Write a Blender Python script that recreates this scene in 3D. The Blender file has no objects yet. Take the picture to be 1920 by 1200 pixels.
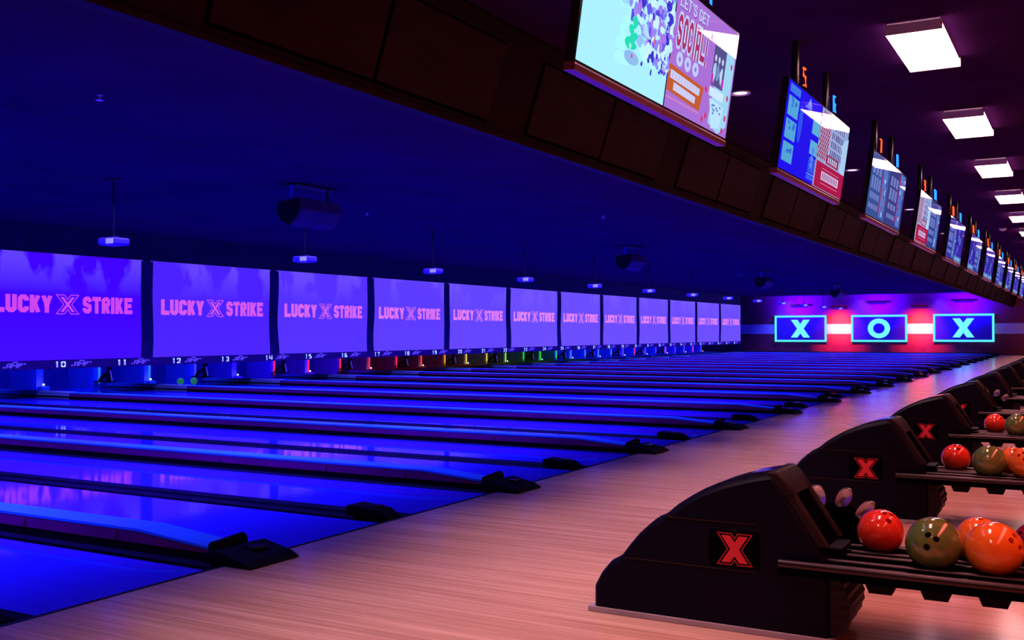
import bpy, bmesh, math, random
from mathutils import Vector, Matrix
R = math.radians
U = 0.9                     # all coordinates below are written in survey units; U turns them into metres
P = 3.45                    # pitch of one pair of lanes
FAR = 71.3                  # far wall
NP = 19                     # pairs of lanes (k = 0 .. 18)
FOUL = -4.79                # foul line
MASK = -20.69               # masking (screen) plane
CZ = 3.78                   # ceiling over the approach
LZ = 3.97                   # ceiling over the lanes
col = bpy.context.scene.collection
rnd = random.Random(7)
ORD = ['nearest','second','third','fourth','fifth','sixth','seventh','eighth','ninth','tenth','eleventh','twelfth','thirteenth','fourteenth','fifteenth','sixteenth','seventeenth','eighteenth','nineteenth','twentieth','twenty-first','twenty-second']

# ------------------------------------------------------------------ materials
def srgb(r, g, b):
    f = lambda c: c/12.92 if c <= .04045 else ((c+.055)/1.055)**2.4
    return (f(r/255), f(g/255), f(b/255))
_m = {}
def mat(name, base=(.5,.5,.5), rough=.5, metal=0, emit=None, strength=1, spec=.5, vary=.12, scale=(4,4,4), bump=0, coat=0, trans=0, bscale=None):
    if name in _m: return _m[name]
    m = bpy.data.materials.new(name); m.use_nodes = True
    nt = m.node_tree; b = nt.nodes['Principled BSDF']; N = nt.nodes.new; L = nt.links.new
    b.inputs['Roughness'].default_value = rough; b.inputs['Metallic'].default_value = metal
    b.inputs['Specular IOR Level'].default_value = spec
    b.inputs['Coat Weight'].default_value = coat; b.inputs['Coat Roughness'].default_value = .05
    b.inputs['Transmission Weight'].default_value = trans
    tc = N('ShaderNodeTexCoord'); mp = N('ShaderNodeMapping'); mp.inputs['Scale'].default_value = scale
    nz = N('ShaderNodeTexNoise'); nz.inputs['Scale'].default_value = 1; nz.inputs['Detail'].default_value = 5
    L(tc.outputs['Object'], mp.inputs[0]); L(mp.outputs[0], nz.inputs['Vector'])
    rp = N('ShaderNodeValToRGB'); e = rp.color_ramp.elements
    e[0].position = .3; e[1].position = .7
    e[0].color = tuple(c*(1-vary) for c in base)+(1,); e[1].color = tuple(min(1,c*(1+vary)) for c in base)+(1,)
    L(nz.outputs['Fac'], rp.inputs[0]); L(rp.outputs[0], b.inputs['Base Color'])
    if bump:
        mp2 = N('ShaderNodeMapping'); mp2.inputs['Scale'].default_value = bscale or scale
        n2 = N('ShaderNodeTexNoise'); n2.inputs['Scale'].default_value = 1; n2.inputs['Detail'].default_value = 3
        L(tc.outputs['Object'], mp2.inputs[0]); L(mp2.outputs[0], n2.inputs['Vector'])
        bp = N('ShaderNodeBump'); bp.inputs['Strength'].default_value = bump; bp.inputs['Distance'].default_value = .01
        L(n2.outputs['Fac'], bp.inputs['Height']); L(bp.outputs[0], b.inputs['Normal'])
    if emit:
        b.inputs['Emission Color'].default_value = tuple(emit)+(1,); b.inputs['Emission Strength'].default_value = strength
    _m[name] = m; return m
def glow(r, g, b, s=1.0, rough=.5, spec=.0):
    return mat('glow_%d_%d_%d_%d_%d' % (r,g,b,int(s*100),int(rough*100)), (.01,.01,.012), rough, emit=srgb(r,g,b), strength=s, spec=spec)
def pix(r, g, b, s=1.0):    # a lit patch of a glass-fronted display
    return mat('pixel_%d_%d_%d_%d' % (r,g,b,int(s*100)), (.008,.008,.01), .02, emit=srgb(r,g,b), strength=s, spec=.5, vary=.02)

M = {}
def wood_floor():
    m = bpy.data.materials.new('approach_maple'); m.use_nodes = True
    nt = m.node_tree; b = nt.nodes['Principled BSDF']; N = nt.nodes.new; L = nt.links.new
    tc = N('ShaderNodeTexCoord')
    def tex(s, det=4):
        mp = N('ShaderNodeMapping'); mp.inputs['Scale'].default_value = s
        nz = N('ShaderNodeTexNoise'); nz.inputs['Scale'].default_value = 1; nz.inputs['Detail'].default_value = det
        L(tc.outputs['Object'], mp.inputs[0]); L(mp.outputs[0], nz.inputs['Vector']); return nz
    n1 = tex((.9, 34, 1), 6); n2 = tex((.35, 9, 1), 3)
    mx = N('ShaderNodeMix'); mx.data_type = 'FLOAT'; mx.inputs['Factor'].default_value = .4
    L(n1.outputs['Fac'], mx.inputs['A']); L(n2.outputs['Fac'], mx.inputs['B'])
    rp = N('ShaderNodeValToRGB'); e = rp.color_ramp.elements
    e[0].position = .36; e[1].position = .64; e[0].color = (.45,.25,.19,1); e[1].color = (.68,.45,.36,1)
    L(mx.outputs['Result'], rp.inputs[0])
    br = N('ShaderNodeTexBrick'); br.inputs['Scale'].default_value = 1; br.inputs['Brick Width'].default_value = 1.5; br.inputs['Row Height'].default_value = .027
    br.inputs['Mortar Size'].default_value = .0008; br.inputs['Color1'].default_value = (1,1,1,1); br.inputs['Color2'].default_value = (.86,.84,.82,1); br.inputs['Mortar'].default_value = (.72,.68,.66,1)
    L(tc.outputs['Object'], br.inputs['Vector'])
    mm = N('ShaderNodeMix'); mm.data_type = 'RGBA'; mm.blend_type = 'MULTIPLY'; mm.inputs['Factor'].default_value = 1
    L(rp.outputs[0], mm.inputs['A']); L(br.outputs['Color'], mm.inputs['B']); L(mm.outputs['Result'], b.inputs['Base Color'])
    b.inputs['Roughness'].default_value = .17; b.inputs['Specular IOR Level'].default_value = .4
    n3 = tex((.25, 3.2, 1), 2); bp = N('ShaderNodeBump'); bp.inputs['Strength'].default_value = .13; bp.inputs['Distance'].default_value = .01
    L(n3.outputs['Fac'], bp.inputs['Height']); L(bp.outputs[0], b.inputs['Normal'])
    return m
M['maple'] = wood_floor()
M['lane'] = mat('lane_synthetic', (.05,.03,.70), .055, vary=.10, scale=(.5,30,1), bump=.03, bscale=(.6,5,1), spec=.5)
M['gutter'] = mat('gutter_plastic', (.012,.002,.03), .6, spec=.05, vary=.2)
M['cap'] = mat('cap_laminate', (.03,.32,.95), .3, vary=.10, scale=(2,9,2))
M['side'] = mat('divider_board', (.36,.001,.14), .65, spec=.15, vary=.15, scale=(3,3,3))
M['rear'] = mat('grey_cap_board', (.50,.62,.50), .4, vary=.1)
M['dark'] = mat('black_paint', (.006,.004,.008), .6, spec=.15, vary=.3)
M['rubber'] = mat('black_rubber', (.004,.003,.005), .6, spec=.12, vary=.3, bump=.15, scale=(30,30,30))
M['hood'] = mat('black_moulded_plastic', (.0022,.0009,.010), .5, spec=.09, vary=.2, bump=.04, scale=(60,60,60))
M['hoodframe'] = mat('charcoal_plastic', (.016,.007,.010), .5, spec=.15, vary=.2, bump=.05, scale=(60,60,60))
M['void'] = mat('matt_black', (.0015,.001,.002), .9, spec=0)
M['plinth'] = mat('grey_plinth', (.35,.30,.36), .4)
M['chrome'] = mat('dark_steel_rail', (.055,.038,.045), .36, metal=1, vary=.1)
M['clear'] = mat('smoky_clear_plastic', (.42,.36,.38), .25, vary=.08, trans=.85, spec=.6)
M['redx'] = mat('red_vinyl', (.55,.02,.03), .5, spec=.2, emit=(.9,.03,.05), strength=.10)  # faint glow added to brighten the X; the vinyl is no lamp
M['redline'] = mat('dark_red_vinyl', (.35,.012,.02), .5, spec=.2, emit=(.6,.02,.04), strength=.04)  # fainter added glow for the outline, also no lamp
M['wood'] = mat('stained_panel_wood', (.017,.0017,.005), .5, spec=.05, vary=.35, scale=(3,3,14))
M['wood2'] = mat('stained_frame_wood', (.013,.0016,.004), .5, spec=.03, vary=.35, scale=(3,14,3))
M['ceil'] = mat('dark_ceiling_paint', (.024,.005,.045), .9, spec=0, vary=.15, scale=(2,2,2), bump=.1, bscale=(40,40,40))
M['lceil'] = mat('lane_ceiling_paint', (.035,.003,.042), .9, spec=0, vary=.12, scale=(1,1,1))
M['wall'] = mat('maroon_wall_paint', (.33,.035,.055), .75, vary=.12)
M['stripe'] = mat('pale_stripe_paint', (.80,.76,.80), .7, vary=.04)
M['black'] = mat('black_wall_paint', (.012,.006,.02), .85, vary=.2)
M['mask'] = mat('masking_cloth', (.03,.008,.07), .8, spec=.1, vary=.2)
M['band'] = mat('masking_board', (.07,.008,.10), .6, spec=.1, vary=.15)
M['white'] = mat('white_enamel', (.75,.72,.78), .4, vary=.05)
M['pit'] = mat('pit_curtain_cloth', (.10,.10,.30), .8, vary=.25)
M['kick'] = mat('kickback_laminate', (.55,.50,.85), .4, vary=.12)
M['bezel'] = mat('glossy_black_bezel', (.012,.010,.012), .12, vary=.2)
M['chin'] = mat('bezel_red_sheen', (.30,.05,.09), .3, metal=.6, vary=.1)  # red highlight along the lower edge put into the base colour
M['post'] = mat('black_steel_post', (.02,.015,.017), .2, metal=.4, vary=.2)
M['lamp'] = mat('ceiling_diffuser', (.8,.75,.75), .5, emit=(1.0,.52,.50), strength=15)
M['house'] = mat('lamp_housing', (.55,.50,.60), .5)
M['proj'] = mat('projector_shell', (.12,.05,.42), .4, vary=.06)
M['projl'] = mat('projector_vent_glow', (.8,.78,.9), .4, emit=srgb(120,110,255), strength=.8)  # glow added so this half of the shell looks brighter; no lamp
M['spk'] = mat('speaker_cabinet', (.05,.015,.06), .6, spec=.1, vary=.2)
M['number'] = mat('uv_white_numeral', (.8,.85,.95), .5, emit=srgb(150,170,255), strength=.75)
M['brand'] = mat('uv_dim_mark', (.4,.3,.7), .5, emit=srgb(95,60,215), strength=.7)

# ------------------------------------------------------------------ mesh builder
class MB:
    def __init__(s): s.v = []; s.f = []; s.m = []
    def add(s, vs, fs, mi=0):
        o = len(s.v); s.v += [tuple(v) for v in vs]
        for f in fs: s.f.append([i+o for i in f]); s.m.append(mi)
        return s
    def box(s, x0, x1, y0, y1, z0, z1, mi=0):
        vs = [(x,y,z) for z in (z0,z1) for y in (y0,y1) for x in (x0,x1)]
        return s.add(vs, [(0,2,3,1),(4,5,7,6),(0,1,5,4),(2,6,7,3),(0,4,6,2),(1,3,7,5)], mi)
    def prism(s, poly, y0, y1, mi=0):       # poly in (x,z), extruded along y
        n = len(poly)
        vs = [(x,y0,z) for x,z in poly]+[(x,y1,z) for x,z in poly]
        return s.add(vs, [list(range(n)), list(range(2*n-1,n-1,-1))]+[(i,(i+1)%n+0, (i+1)%n+n, i+n)[::-1] for i in range(n)], mi)
    def loft(s, rings, mi=0, caps=True):
        n = len(rings[0]); vs = [p for r in rings for p in r]; fs = []
        for k in range(len(rings)-1):
            for i in range(n):
                a = k*n+i; b = k*n+(i+1)%n
                fs.append((a,b,b+n,a+n))
        if caps: fs += [list(range(n-1,-1,-1)), list(range((len(rings)-1)*n, len(rings)*n))]
        return s.add(vs, fs, mi)
    def tube(s, pts, r, n=8, mi=0, closed=False):
        pts = [Vector(p) for p in pts]; rings = []; m = len(pts)
        for i, p in enumerate(pts):
            a = pts[i-1] if (i > 0 or closed) else p; b = pts[(i+1) % m] if (i < m-1 or closed) else p
            d = (b-a).normalized(); u = d.orthogonal().normalized()
            ref = Vector((0,0,1)) if abs(d.z) < .9 else Vector((1,0,0))
            u = d.cross(ref).normalized(); w = d.cross(u)
            rr = r[i] if isinstance(r, (list,tuple)) else r
            rings.append([p+u*rr*math.cos(2*math.pi*k/n)+w*rr*math.sin(2*math.pi*k/n) for k in range(n)])
        if closed: rings.append(rings[0])
        return s.loft(rings, mi, caps=not closed)
    def lathe(s, prof, cx=0, cy=0, n=20, mi=0):
        return s.loft([[(cx+r*math.cos(2*math.pi*k/n), cy+r*math.sin(2*math.pi*k/n), z) for k in range(n)] for r, z in prof], mi)
    def build(s, name, mats, parent=None, smooth=False, bevel=0, loc=None):
        me = bpy.data.meshes.new(name)
        me.from_pydata([(x*U,y*U,z*U) for x,y,z in s.v], [], s.f)
        if not isinstance(mats, (list,tuple)): mats = [mats]
        for m in mats: me.materials.append(m)
        me.polygons.foreach_set('material_index', s.m)
        bm = bmesh.new(); bm.from_mesh(me)
        bmesh.ops.recalc_face_normals(bm, faces=bm.faces); bm.to_mesh(me); bm.free()
        if smooth:
            me.polygons.foreach_set('use_smooth', [True]*len(me.polygons))
            me.set_sharp_from_angle(angle=R(38))
        o = bpy.data.objects.new(name, me); col.objects.link(o)
        if parent: o.parent = parent
        if loc: o.location = [c*U for c in loc]
        if bevel:
            b = o.modifiers.new('soft_edges', 'BEVEL'); b.width = bevel*U; b.segments = 2; b.limit_method = 'ANGLE'; b.angle_limit = R(40)
        return o
def tag(o, label=None, cat=None, group=None, kind=None):
    if label: o['label'] = label
    if cat: o['category'] = cat
    if group: o['group'] = group
    if kind: o['kind'] = kind
    return o
def thing(name, loc, label, cat, group=None, rot=(0,0,0)):
    o = bpy.data.objects.new(name, None); col.objects.link(o); o.empty_display_size = .1
    o.location = [c*U for c in loc]; o.rotation_euler = rot
    return tag(o, label, cat, group)
def struct(mb, name, m, **k):
    o = mb.build(name, m, **k); o['kind'] = 'structure'; return o
def kids(o): return [c for c in bpy.data.objects if c.parent == o]
def dup(o, loc, label, skip=()):
    def cp(src, par):
        c = src.copy(); col.objects.link(c)
        if par: c.parent = par
        for ch in kids(src):
            if ch.name.split('.')[0] not in skip: cp(ch, c)
        return c
    c = cp(o, None); c.location = [v*U for v in loc]; c['label'] = label
    return c

def area(name, loc, rot, sx, sy, energy, color, spread=180):
    l = bpy.data.lights.new(name, 'AREA'); l.shape = 'RECTANGLE'; l.size = sx*U; l.size_y = sy*U; l.energy = energy; l.color = color; l.spread = R(spread)
    o = bpy.data.objects.new(name, l); col.objects.link(o); o.location = [c*U for c in loc]; o.rotation_euler = [R(a) for a in rot]; return o
def spot(name, loc, target, energy, color, size, blend=.8, rad=.08):
    l = bpy.data.lights.new(name, 'SPOT'); l.energy = energy; l.color = color; l.spot_size = R(size); l.spot_blend = blend; l.shadow_soft_size = rad
    o = bpy.data.objects.new(name, l); col.objects.link(o); o.location = [c*U for c in loc]
    o.rotation_euler = (Vector(target)-Vector(loc)).to_track_quat('-Z','Y').to_euler(); return o

# ------------------------------------------------------------------ block lettering (stroke font, unit height)
def glyph(ch, W, s):
    l, r, b, t, c = s/2, W-s/2, s/2, 1-s/2, W/2
    G = {'L':[[(l,1),(l,b),(W,b)]], 'U':[[(l,1),(l,b),(r,b),(r,1)]], 'C':[[(r,.66),(r,t),(l,t),(l,b),(r,b),(r,.34)]],
     'K':[[(l,0),(l,1)],[(r,1),(l+s*.3,.42)],[(l+s*.5,.56),(r,0)]], 'Y':[[(l*.8,1),(c,.46),(W-l*.8,1)],[(c,.5),(c,0)]],
     'S':[[(r,.68),(r,t),(l,t),(l,.57),(r,.43),(r,b),(l,b),(l,.32)]], 'T':[[(0,t),(W,t)],[(c,t),(c,0)]],
     'R':[[(l,0),(l,t),(r,t),(r,.5),(l,.5)],[(c,.5),(r,0)]], 'I':[[(c,0),(c,1)]], 'E':[[(W,t),(l,t),(l,b),(W,b)],[(l,.5),(W*.88,.5)]],
     'G':[[(r,.7),(r,t),(l,t),(l,b),(r,b),(r,.46),(c,.46)]], 'O':[[(l,b),(l,t),(r,t),(r,b),(l,b)]], 'A':[[(l,0),(l,t),(r,t),(r,0)],[(l,.38),(r,.38)]],
     'M':[[(l,0),(l,t),(c,.45),(r,t),(r,0)]], 'F':[[(l,0),(l,t),(W,t)],[(l,.5),(W*.85,.5)]], '!':[[(c,1),(c,.32)],[(c,.16),(c,0)]], "'":[[(c,1),(c,.7)]], ' ':[],
     '0':[[(l,b),(l,t),(r,t),(r,b),(l,b)]], '1':[[(l,t*.9),(c,t)],[(c,1),(c,0)]], '2':[[(l,.7),(l,t),(r,t),(r,.55),(l,b),(W,b)]],
     '3':[[(l,t),(r,t),(r,b),(l,b)],[(c*.8,.5),(r,.5)]], '4':[[(l,1),(l,.4),(W,.4)],[(r,1),(r,0)]], '5':[[(r,t),(l,t),(l,.55),(r,.55),(r,b),(l,b)]],
     '6':[[(r,t),(l,t),(l,b),(r,b),(r,.52),(l,.52)]], '7':[[(0,t),(r,t),(c,0)]], '8':[[(l,b),(l,t),(r,t),(r,b),(l,b)],[(l,.5),(r,.5)]], '9':[[(r,.48),(l,.48),(l,t),(r,t),(r,b),(l,b)]]}
    return G[ch]
def gw(ch, W, s): return {'I':max(.26,s*1.0), '!':max(.26,s), "'":.2, ' ':W*.45, '1':W*.72, 'M':W*1.3}.get(ch, W)
def chamfer(line, q):
    closed = line[0] == line[-1]; n = len(line); out = []
    for i, p in enumerate(line):
        if (i == 0 or i == n-1):
            if not closed: out.append(p); continue
            if i == n-1: out.append(out[0]); continue
            pa, pb = line[-2], line[1]
        else: pa, pb = line[i-1], line[i+1]
        p0, a, b = Vector(p), Vector(pa)-Vector(p), Vector(pb)-Vector(p)
        if abs(a.normalized().dot(b.normalized())) > .3: out.append(p); continue
        out += [tuple(p0+a.normalized()*min(q,a.length/2)), tuple(p0+b.normalized()*min(q,b.length/2))]
    return out
def text_polys(txt, W=.56, s=.2, gap=.07, draw=None, q=.09):
    out = []; x = 0
    for ch in txt:
        w = gw(ch, W, s)
        for line in glyph(ch, w, s):
            if ch in 'UCSROG0235689': line = chamfer(line, q)
            n = len(line)
            for i in range(n-1):
                a = Vector(line[i]); b = Vector(line[i+1]); d = (b-a).normalized(); t = draw or s; e = t*(.5 if ch not in 'UCSROG0235689' else .22); q2 = Vector((-d.y, d.x))*t/2
                if i > 0 or line[0] == line[-1]: a = a-d*e
                if i < n-2 or line[0] == line[-1]: b = b+d*e
                P4 = [a+q2, b+q2, b-q2, a-q2]
                out.append([(max(-.02,min(w+.02,p.x))+x, max(0,min(1,p.y))) for p in P4])
        x += w+gap
    return out, x-gap
def offset_poly(poly, d):
    n = len(poly); out = []
    area = sum(poly[i][0]*poly[(i+1)%n][1]-poly[(i+1)%n][0]*poly[i][1] for i in range(n))
    sg = 1 if area > 0 else -1
    for i in range(n):
        p0, p1, p2 = Vector(poly[i-1]), Vector(poly[i]), Vector(poly[(i+1)%n])
        a = (p1-p0).normalized(); b = (p2-p1).normalized()
        na = Vector((-a.y,a.x))*sg; nb = Vector((-b.y,b.x))*sg
        k = na+nb; l = max(.25, k.dot(k)/2)
        out.append(tuple(p1+k*(d/l)))
    return out
def xpoly(w, h, a=.36):
    m = 1/(2*(1-a)); n = .5-(1-a)/2
    pts = [(0,1),(a,1),(.5,m),(1-a,1),(1,1),(.5+n,.5),(1,0),(1-a,0),(.5,1-m),(a,0),(0,0),(.5-n,.5)]
    return [(x*w,y*h) for x,y in pts]
class Pic:                 # flat artwork: polygons in (u,v), each in its own colour
    def __init__(s, place): s.mb = MB(); s.place = place; s.mats = []; s.layer = 0
    def idx(s, m):
        if m not in s.mats: s.mats.append(m)
        return s.mats.index(m)
    def poly(s, pts, m, up=True):
        if up: s.layer += 1
        s.mb.add([s.place(u,v,s.layer*.00007) for u,v in pts], [list(range(len(pts)))], s.idx(m)); return s
    def rect(s, u0,v0,u1,v1,m): return s.poly([(u0,v0),(u1,v0),(u1,v1),(u0,v1)], m)
    def ell(s, u,v,a,b,m,n=18,rot=0):
        return s.poly([(u+a*math.cos(t)*math.cos(rot)-b*math.sin(t)*math.sin(rot), v+a*math.cos(t)*math.sin(rot)+b*math.sin(t)*math.cos(rot)) for t in [2*math.pi*i/n for i in range(n)]], m)
    def blob(s, u,v,a,b,m,rg,n=12):
        return s.poly([(u+a*math.cos(2*math.pi*i/n)*rg.uniform(.55,1.1), v+b*math.sin(2*math.pi*i/n)*rg.uniform(.55,1.1)) for i in range(n)], m)
    def text(me, txt, u, v, w, h, m, **k):
        ps, tw = text_polys(txt, **k); me.layer += 1
        for p in ps: me.poly([(u+x*w/tw, v+y*h) for x,y in p], m, up=False)
        return me
    def ring(s, poly, t, m):
        inn = offset_poly(poly, t); s.layer += 1; n = len(poly)
        for i in range(n): s.poly([poly[i],poly[(i+1)%n],inn[(i+1)%n],inn[i]], m, up=False)
        return s
    def build(s, name, parent=None, **k): return s.mb.build(name, s.mats, parent, **k)

# ------------------------------------------------------------------ the setting
Y0, Y1 = -1.0, FAR
struct(MB().box(FOUL, 9, Y0, Y1, -.25, 0), 'floor', M['maple'])
struct(MB().box(-27, FOUL, Y0, Y1, -.25, -.12), 'floor', M['dark'])
struct(MB().box(FOUL-.035, FOUL-.001, Y0, Y1-.01, -.12, .002), 'trim_1', M['dark'])
struct(MB().box(-3.9, 9, Y0, Y1, CZ, CZ+.15), 'ceiling', M['ceil'])
cb = MB().box(-27, -10.3, Y0, Y1, LZ, LZ+.3); cb.box(-10.3, -3.9, Y0, Y1, LZ+.005, LZ+.3)
struct(cb, 'ceiling', M['lceil'])
struct(MB().box(-27, 9, FAR, FAR+.2, -.12, 4.3), 'wall_far', M['wall'])
struct(MB().box(-27, 9, FAR-.02, FAR, 1.345, 2.01), 'trim_2', M['stripe'])
struct(MB().box(-26, FOUL, FAR-.5, FAR-.021, -.12, .14), 'trim_3', M['black'])
struct(MB().box(-27, -26.8, Y0, Y1, -.12, LZ), 'wall_left', M['black'])
struct(MB().box(9, 9.2, Y0, Y1, -.12, LZ), 'wall_right', M['black'])
struct(MB().box(-27, 9, Y0-.2, Y0, -.12, LZ), 'wall_rear', M['black'])
# sloping timber bulkhead between the two ceilings
def bz(z, off=0):                       # x on the sloping face at height z
    return -4.0+(z-3.0)*.325+off
bulk = MB(); bulk.prism([(bz(3.0),3.0),(bz(CZ),CZ),(-3.9,LZ+.07),(-4.3,LZ+.07),(-4.06,3.0)], Y0, FAR)
bulkhead = struct(bulk, 'wall_bulkhead', M['wood2'])
def slab(y0, y1, z0, z1, t):
    return MB().prism([(bz(z0),z0),(bz(z0,t),z0),(bz(z1,t),z1),(bz(z1),z1)], y0, y1)
tr = slab(Y0, FAR-.03, 3.0, 3.035, .03); tr.prism([(bz(3.70),3.70),(bz(3.70,.03),3.70),(bz(3.765,.03),3.765),(bz(3.765),3.765)], Y0, FAR-.03)
tr.build('rail', M['wood2'], bulkhead)
p1 = None
for k in range(-1, NP):
    for s in (0,1):
        ya = 5.24+P*k+(-1.408 if s == 0 else .02); yb = ya+1.388
        if yb > FAR-.1: continue
        if p1 is None:
            p1 = slab(0, 1.388, 3.10, 3.64, .02).build('panel', M['wood'], bulkhead, bevel=.004); p1.location = (0, ya*U, 0)
            pg = slab(-.018, 1.406, 3.082, 3.658, .003).build('shadow_gap', M['void'], p1)  # black board draws the shaded groove round each panel
        else:
            c = p1.copy(); col.objects.link(c); c.location = (0, ya*U, 0)
            g = pg.copy(); col.objects.link(g); g.parent = c

# ------------------------------------------------------------------ lanes and dividers
def lane_ref(n):
    if n < 10: return 'the %s lane counted from the camera' % ORD[max(0,n-3)]
    if n <= 34: return 'the lane under number %d' % n
    return 'the %s lane counted from the far wall' % ORD[41-n]
XL0, XL1 = -23.5, FOUL-.036
even = None; odd = None
def lane_even(Yb, n):
    o = MB().box(XL0, XL1, 0, 1.177, -.1, 0).build('bowling_lane', M['lane'])
    o.location = (0, Yb*U, 0)
    def gut(y0, y1):
        g = MB(); c = (y0+y1)/2; w = (y1-y0)/2
        pr = [(y0,-.004),(y0+.02,-.03)]+[(c+w*.85*math.cos(t),-.035-.06*math.sin(t)) for t in [math.pi*(1-i/8) for i in range(9)]]+[(y1-.02,-.03),(y1,-.004),(y1,-.115),(y0,-.115)]
        rings = [[(x,y,z) for y,z in pr] for x in (XL0, XL1)]
        return g.loft(rings)
    gut(-.182,-.002).build('gutter', M['gutter'], o); gut(1.179,1.408).build('gutter', M['gutter'], o)
    return o
for k in range(-1, NP):
    for s in (0,1):
        n = 4+2*k+s
        yb = (5.284 if s == 0 else 6.926)+P*k
        if k == -1 and s == 0: continue
        lab = 'glossy blue lit bowling lane, '+lane_ref(n)
        if s == 0:
            if even is None: even = lane_even(yb, n); o = even
            else: o = dup(even, (0,yb,0), lab)
        else:
            if odd is None:
                o = lane_even(yb, n); odd = o
                for c in kids(o):
                    me = c.data
                    for v in me.vertices: v.co.y = 1.177*U-v.co.y
                    bm = bmesh.new(); bm.from_mesh(me); bmesh.ops.recalc_face_normals(bm, faces=bm.faces); bm.to_mesh(me); bm.free()
            else: o = dup(odd, (0,yb,0), lab)
        tag(o, lab, 'bowling lane', 'bowling lanes side by side')
def make_divider(loc, label):
    r = thing('lane_divider', loc, label, 'lane divider', 'raised dividers between pairs of lanes')
    w = .12
    top = [(-20.0,.128),(-20.0,.146),(-5.68,.146),(-5.01,.088),(-5.01,.070),(-5.68,.128)]
    MB().prism(top, -w, w).build('cap', M['cap'], r)
    for s in (-1, 1):
        MB().prism([(-20,.060),(-20,.128),(-5.68,.128),(-5.01,.070),(-5.01,.045)], s*(w-.012)-.008, s*(w-.012)+.008).build('side_board', M['side'], r)
    MB().box(-23, -5.01, -w+.012, w-.012, -.12, .060).build('base', M['dark'], r)
    g = MB().box(-23.0, -20.0, -w, w, .06, .15, 0); g.box(-23.0, -20.0, -w+.006, w-.006, .02, .06, 1); g.box(-23.0, -20.0, -w-.0, w+.0, -.005, .02, 0)
    g.build('rear_cap', [M['rear'], M['dark']], r)
    for x in (-5.9, -6.9, -8.4):        # small fixing plates on the side
        MB().box(x-.02, x+.02, -w-.006, -w, .075, .115).build('fixing_plate', M['side'], r)
    return r
def make_end(loc, label):
    r = thing('divider_end_cover', loc, label, 'end cover', 'rubber covers where the dividers meet the foul line')
    MB().prism([(-4.965,.001),(-4.965,.07),(-4.86,.095),(-4.62,.042),(-4.56,.012),(-4.56,.001)], -.20, .25).build('cover', M['rubber'], r, bevel=.006)
    MB().tube([(-4.955,-.13,.085),(-4.955,.14,.105)], .045, 12).build('roller', M['rubber'], r, smooth=True)
    MB().box(-4.82, -4.72, .0, .12, .078, .090).build('lens_cover', M['bezel'], r)
    return r
def make_box(loc, label):
    r = thing('foul_line_sensor', loc, label, 'foul line sensor', 'small sensor boxes between paired lanes')
    b = MB().prism([(-5.27,-.003),(-5.27,.078),(-5.22,.092),(-4.94,.070),(-4.84,.012),(-4.84,-.003)], -.085, .085)
    b.build('housing', M['rubber'], r, bevel=.008)
    MB().box(-5.1, -4.98, -.05, .05, .075, .088).build('lens_cover', M['bezel'], r)
    return r
d0 = b0 = e0 = None
for k in range(-1, NP):
    n = 4+2*k
    a, b = n-1, n
    if k == -1: ld = None
    elif n <= 9: ld = 'raised blue topped divider with ramped end, %s from the camera' % ORD[k]
    elif n <= 33: ld = 'raised blue topped divider between lanes numbered %d and %d' % (a, b)
    else: ld = 'thin raised divider, %s counted from the far wall' % ORD[NP-1-k]
    if ld:
        if d0 is None: d0 = make_divider((0,4.98+P*k,0), ld)
        else: dup(d0, (0,4.98+P*k,0), ld)
        le = ld.replace('raised blue topped divider with ramped end, ','black rubber cover at the foul line end of a divider, ').replace('raised blue topped divider between','black rubber cover ending the divider between').replace('thin raised divider,','tiny black cover at a divider end,')
        if e0 is None: e0 = make_end((0,4.98+P*k,0), le)
        else: dup(e0, (0,4.98+P*k,0), le)
    lb = 'black sensor box at foul line, %s from the camera' % ORD[k+1]
    if k+1 > 9: lb = 'tiny black sensor box at foul line, %s counted from the far wall' % ORD[NP-1-k]
    if b0 is None: b0 = make_box((0,6.693+P*k,0), lb)
    else: dup(b0, (0,6.693+P*k,0), lb)

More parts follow.
